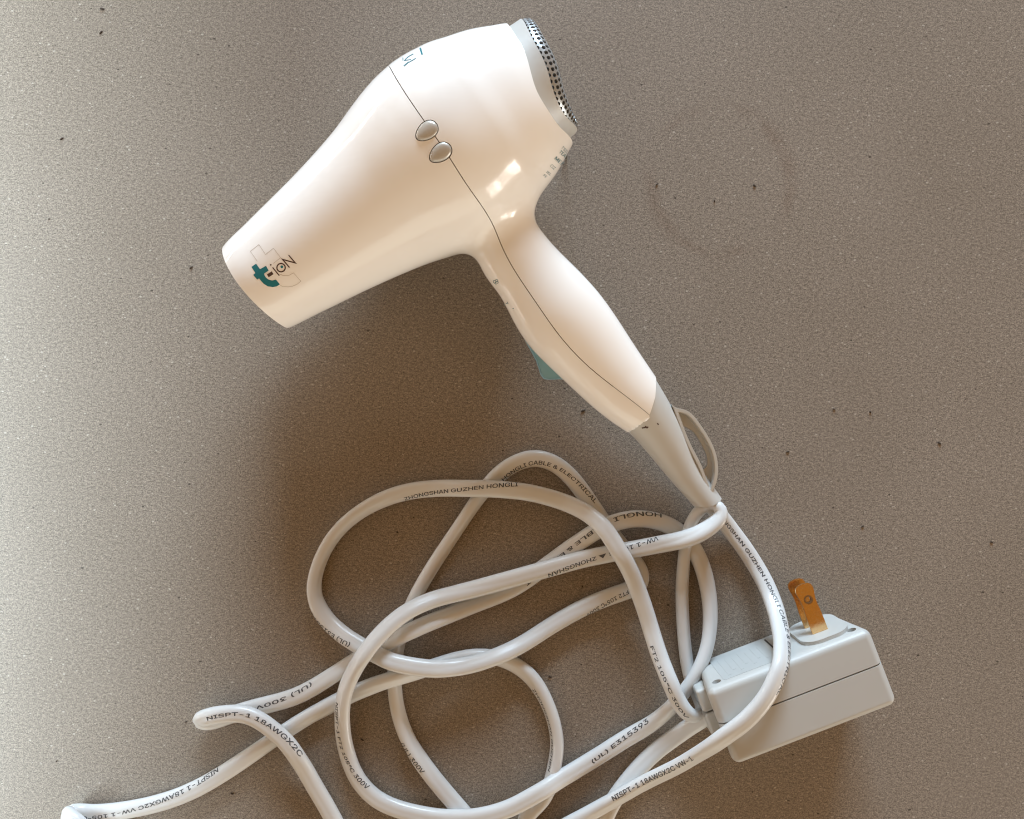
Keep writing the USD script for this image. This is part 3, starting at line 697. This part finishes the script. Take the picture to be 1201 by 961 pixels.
# ------------------------------------------------------------------ the plug: a two-part box lying on its side, blades towards the barrel
ZT = 37.0
A = P(829, 811, ZT); Bc = P(1021, 737.5, ZT)
LX = Bc - A; LEN = np.linalg.norm(LX); LX /= LEN
HX = np.array([-LX[1], LX[0], 0])                      # towards the blades' tips, level with the table
ZX = np.array([0, 0, 1.0])
HGT = 34.5                                             # from the blade face to the button face
def B3(l, h, z): return A * [1, 1, 0] + LX * l + HX * h + ZX * z
TAPER, R = 3.6, 3.4
def plug_block(h0, h1, r=R, grow=0.0, t0=TAPER, flare=0.0):
    pts = []
    for h, fl in ((h0, flare), (h1, 0.0)):
        s = 1 if h == min(h0, h1) else -1
        for l, z in ((0 - fl, ZT), (LEN + fl, ZT), (t0, 0.4), (LEN - t0, 0.4)):
            ll = l + (r if l < LEN / 2 else -r); zz = z - r if z > 10 else z + r
            pts.append(B3(ll, h + s * r, zz))
    return hull(pts, r, 20)
SPLIT = -15.6
full = plug_block(-HGT, 0)
def slab(h0, h1):
    c = [B3(l, h, z) for l in (-40, LEN + 40) for h in (h0, h1) for z in (-20, 80)]
    return m3.Manifold.hull_points(np.array(c))
blade_half = full ^ slab(SPLIT + 0.3, 20)
button_half = full ^ slab(-60, SPLIT - 0.3)
SCREWS = ((6.0, ZT - 6), (7.5, 8), (LEN - 6.0, ZT - 6), (LEN - 7.5, 8))
def rod(l, h0, h1, z, r, n=24):
    Mx = np.eye(4); Mx[:3, :3] = np.stack([LX, np.cross(HX, LX), HX], 1); Mx[:3, 3] = B3(l, min(h0, h1), z)
    return m3.Manifold.cylinder(abs(h1 - h0), r, r, n).transform(Mx[:3].tolist())
for l, z in SCREWS:
    blade_half = blade_half - rod(l, -3.0, 1.0, z, 2.0)
plugp = put('plug_housing', blade_half, M_plug, HD, 30)
PL = HD + '/plug_housing'
tag(plugp, 'grey blade side of the plug housing')
put('rear_housing', button_half, M_plug, PL, 30)
pts = [B3(l, h, z) for l in (3, LEN - 3) for h in (-HGT + 4, -4) for z in (5, ZT - 1.6)]
put('housing_core', m3.Manifold.hull_points(np.array(pts)) ^ slab(SPLIT - 2, SPLIT + 2), M_inner, PL, False)
# screw holes, label field and raised blade plate on the blade face
def plate(l0, l1, z0, z1, h0, h1, r):
    return m3.Manifold.batch_hull([rod(l, h0, h1, z, r) for l in (l0 + r, l1 - r) for z in (z0 + r, z1 - r)])
for l, z in SCREWS:
    put('screw_hole', rod(l, -3.2, -2.6, z, 1.7), M_dark, PL, 30)
LB = plate(9.0, 34.5, 5.5, ZT - 4.2, -0.3, 0.12, 1.0)
put('label_panel', LB, M_label, PL, 30)
ribs = []
for k in range(7):
    l = 12.0 + k * 3.1
    ribs.append(plate(l, l + 1.5, 8.5 + (k * 37 % 5), ZT - 7.2 - (k * 53 % 7), 0.0, 0.2, 0.5))
put('embossed_rows', m3.Manifold.batch_boolean(ribs, m3.OpType.Add), M_label, PL, 30)
LCB = float((P(966, 741, 26) - A * [1, 1, 0]) @ LX)
bp = plate(LCB - 11.0, LCB + 10.5, 5.0, ZT - 4.0, -0.5, 1.6, 7.5)
put('blade_plate', bp, M_plug, PL, 40)
slot = plate(36.2, 36.9, 6, ZT - 3.2, -0.2, 0.25, 0.3)
put('label_edge', slot, M_dark, PL, 30)
# blades
BW = 7.2
for zc in (24.2, 14.6):
    l0 = LCB - 1.0
    w = BW / 2
    # outline seen from above: straight sides, slight waist, rounded head with a hole
    half = CubicSpline([-1.0, 4.0, 8.0, 12.0, 15.0, 17.5, 19.0], [w, w * 0.99, w * 0.96, w * 0.90, w * 0.95, w * 1.08, w * 1.10])
    ys = np.linspace(-1.0, 19.0, 30)
    out = [(float(half(y)), y) for y in ys] + [(w * 0.98, 20.4), (w * 0.62, 21.3), (0, 21.6), (-w * 0.62, 21.3), (-w * 0.98, 20.4)] + [(-float(half(y)), y) for y in ys[::-1]]
    pol = Polygon(out).buffer(0).difference(Point(0, 14.3).buffer(1.6, 24))
    def solid_of(pp, z0, z1):
        parts = [np.array(pp.exterior.coords)[:-1]] + [np.array(r.coords)[:-1] for r in pp.interiors]
        return m3.Manifold.extrude(m3.CrossSection(parts, m3.FillRule.EvenOdd), z1 - z0).translate([0, 0, z0])
    bl = solid_of(pol.buffer(-0.45), -0.85, 0.85) + solid_of(pol.buffer(-0.2), -0.68, 0.68) + solid_of(pol, -0.45, 0.45)
    Mx = np.stack([LX, HX, np.cross(LX, HX), B3(l0, 2.4, zc)], 1)
    put('blade', bl.transform(Mx.tolist()), M_brass, PL, 30)
    lip = solid_of(Point(0, 14.3).buffer(1.95, 24).difference(Point(0, 14.3).buffer(1.35, 24)), -0.9, 0.9)
    put('blade_hole_lip', lip.transform(Mx.tolist()), M_lip, PL, 30)
# red reset button that peeps out below the far edge, and the cord's entry
put('reset_button', plate(LEN - 19, LEN - 9.5, ZT - 20, ZT - 8, -HGT - 1.6, -HGT + 1, 1.5), M_red, PL, 30)
for h0, h1 in ((SPLIT + 0.3, -4.5), (-27.0, SPLIT - 0.3)):
    sb = [B3(l, h, z) for l in (-3.4, 8) for h in (h0, h1) for z in (8, 21)]
    put('cord_entry', hull([B3(l, h, z) for l in (-1.6, 9) for h in (min(h0, h1) + 1.6, max(h0, h1) - 1.6) for z in (8, 20)], 1.6, 14), M_plug, PL, 30)

# ------------------------------------------------------------------ crumbs lying on the table
rng = random.Random(5)
CR = [(885, 218, 3.2, 50), (770.5, 216.5, 2.4, -40), (838, 236, 2.0, 70), (978.5, 480, 2.0, 0), (1021, 483.5, 2.6, 60), (1102, 520, 3.4, 30), (924, 530, 2.8, -10), (1012, 617.5, 2.6, -35), (1163, 636, 2.6, 20),
      (119.5, 10.5, 4.0, 10), (118, 38, 3.6, -50), (72, 163, 3.4, -30), (224, 314, 3.6, -35), (57, 257, 2.0, 0), (466, 624.5, 2.4, 10), (485, 607, 1.6, 0), (218, 847, 2.0, 0), (272, 931, 3.0, 20), (645, 794, 2.8, 20), (683, 688, 2.4, 60), (684, 482, 3.6, -25), (66, 893, 1.6, 30), (425, 868, 2.6, 30)]
chunks = []
for x, y, s, a in CR:
    q = P(x, y, 0.3)
    c = trimesh.creation.icosphere(1, 1.0); c.vertices *= 1 + 0.25 * np.array([[rng.uniform(-1, 1)] * 3 for _ in c.vertices])
    c.apply_scale([s * 0.27, s * 0.13, 0.35]); c.apply_transform(trimesh.transformations.rotation_matrix(math.radians(-a), [0, 0, 1])); c.apply_translation(q)
    chunks.append(c)
cr = put('crumbs', trimesh.util.concatenate(chunks), M_crumb, smooth=40)
tag(cr, 'tiny dark crumbs scattered over the speckled table top', 'crumbs', kind='stuff')
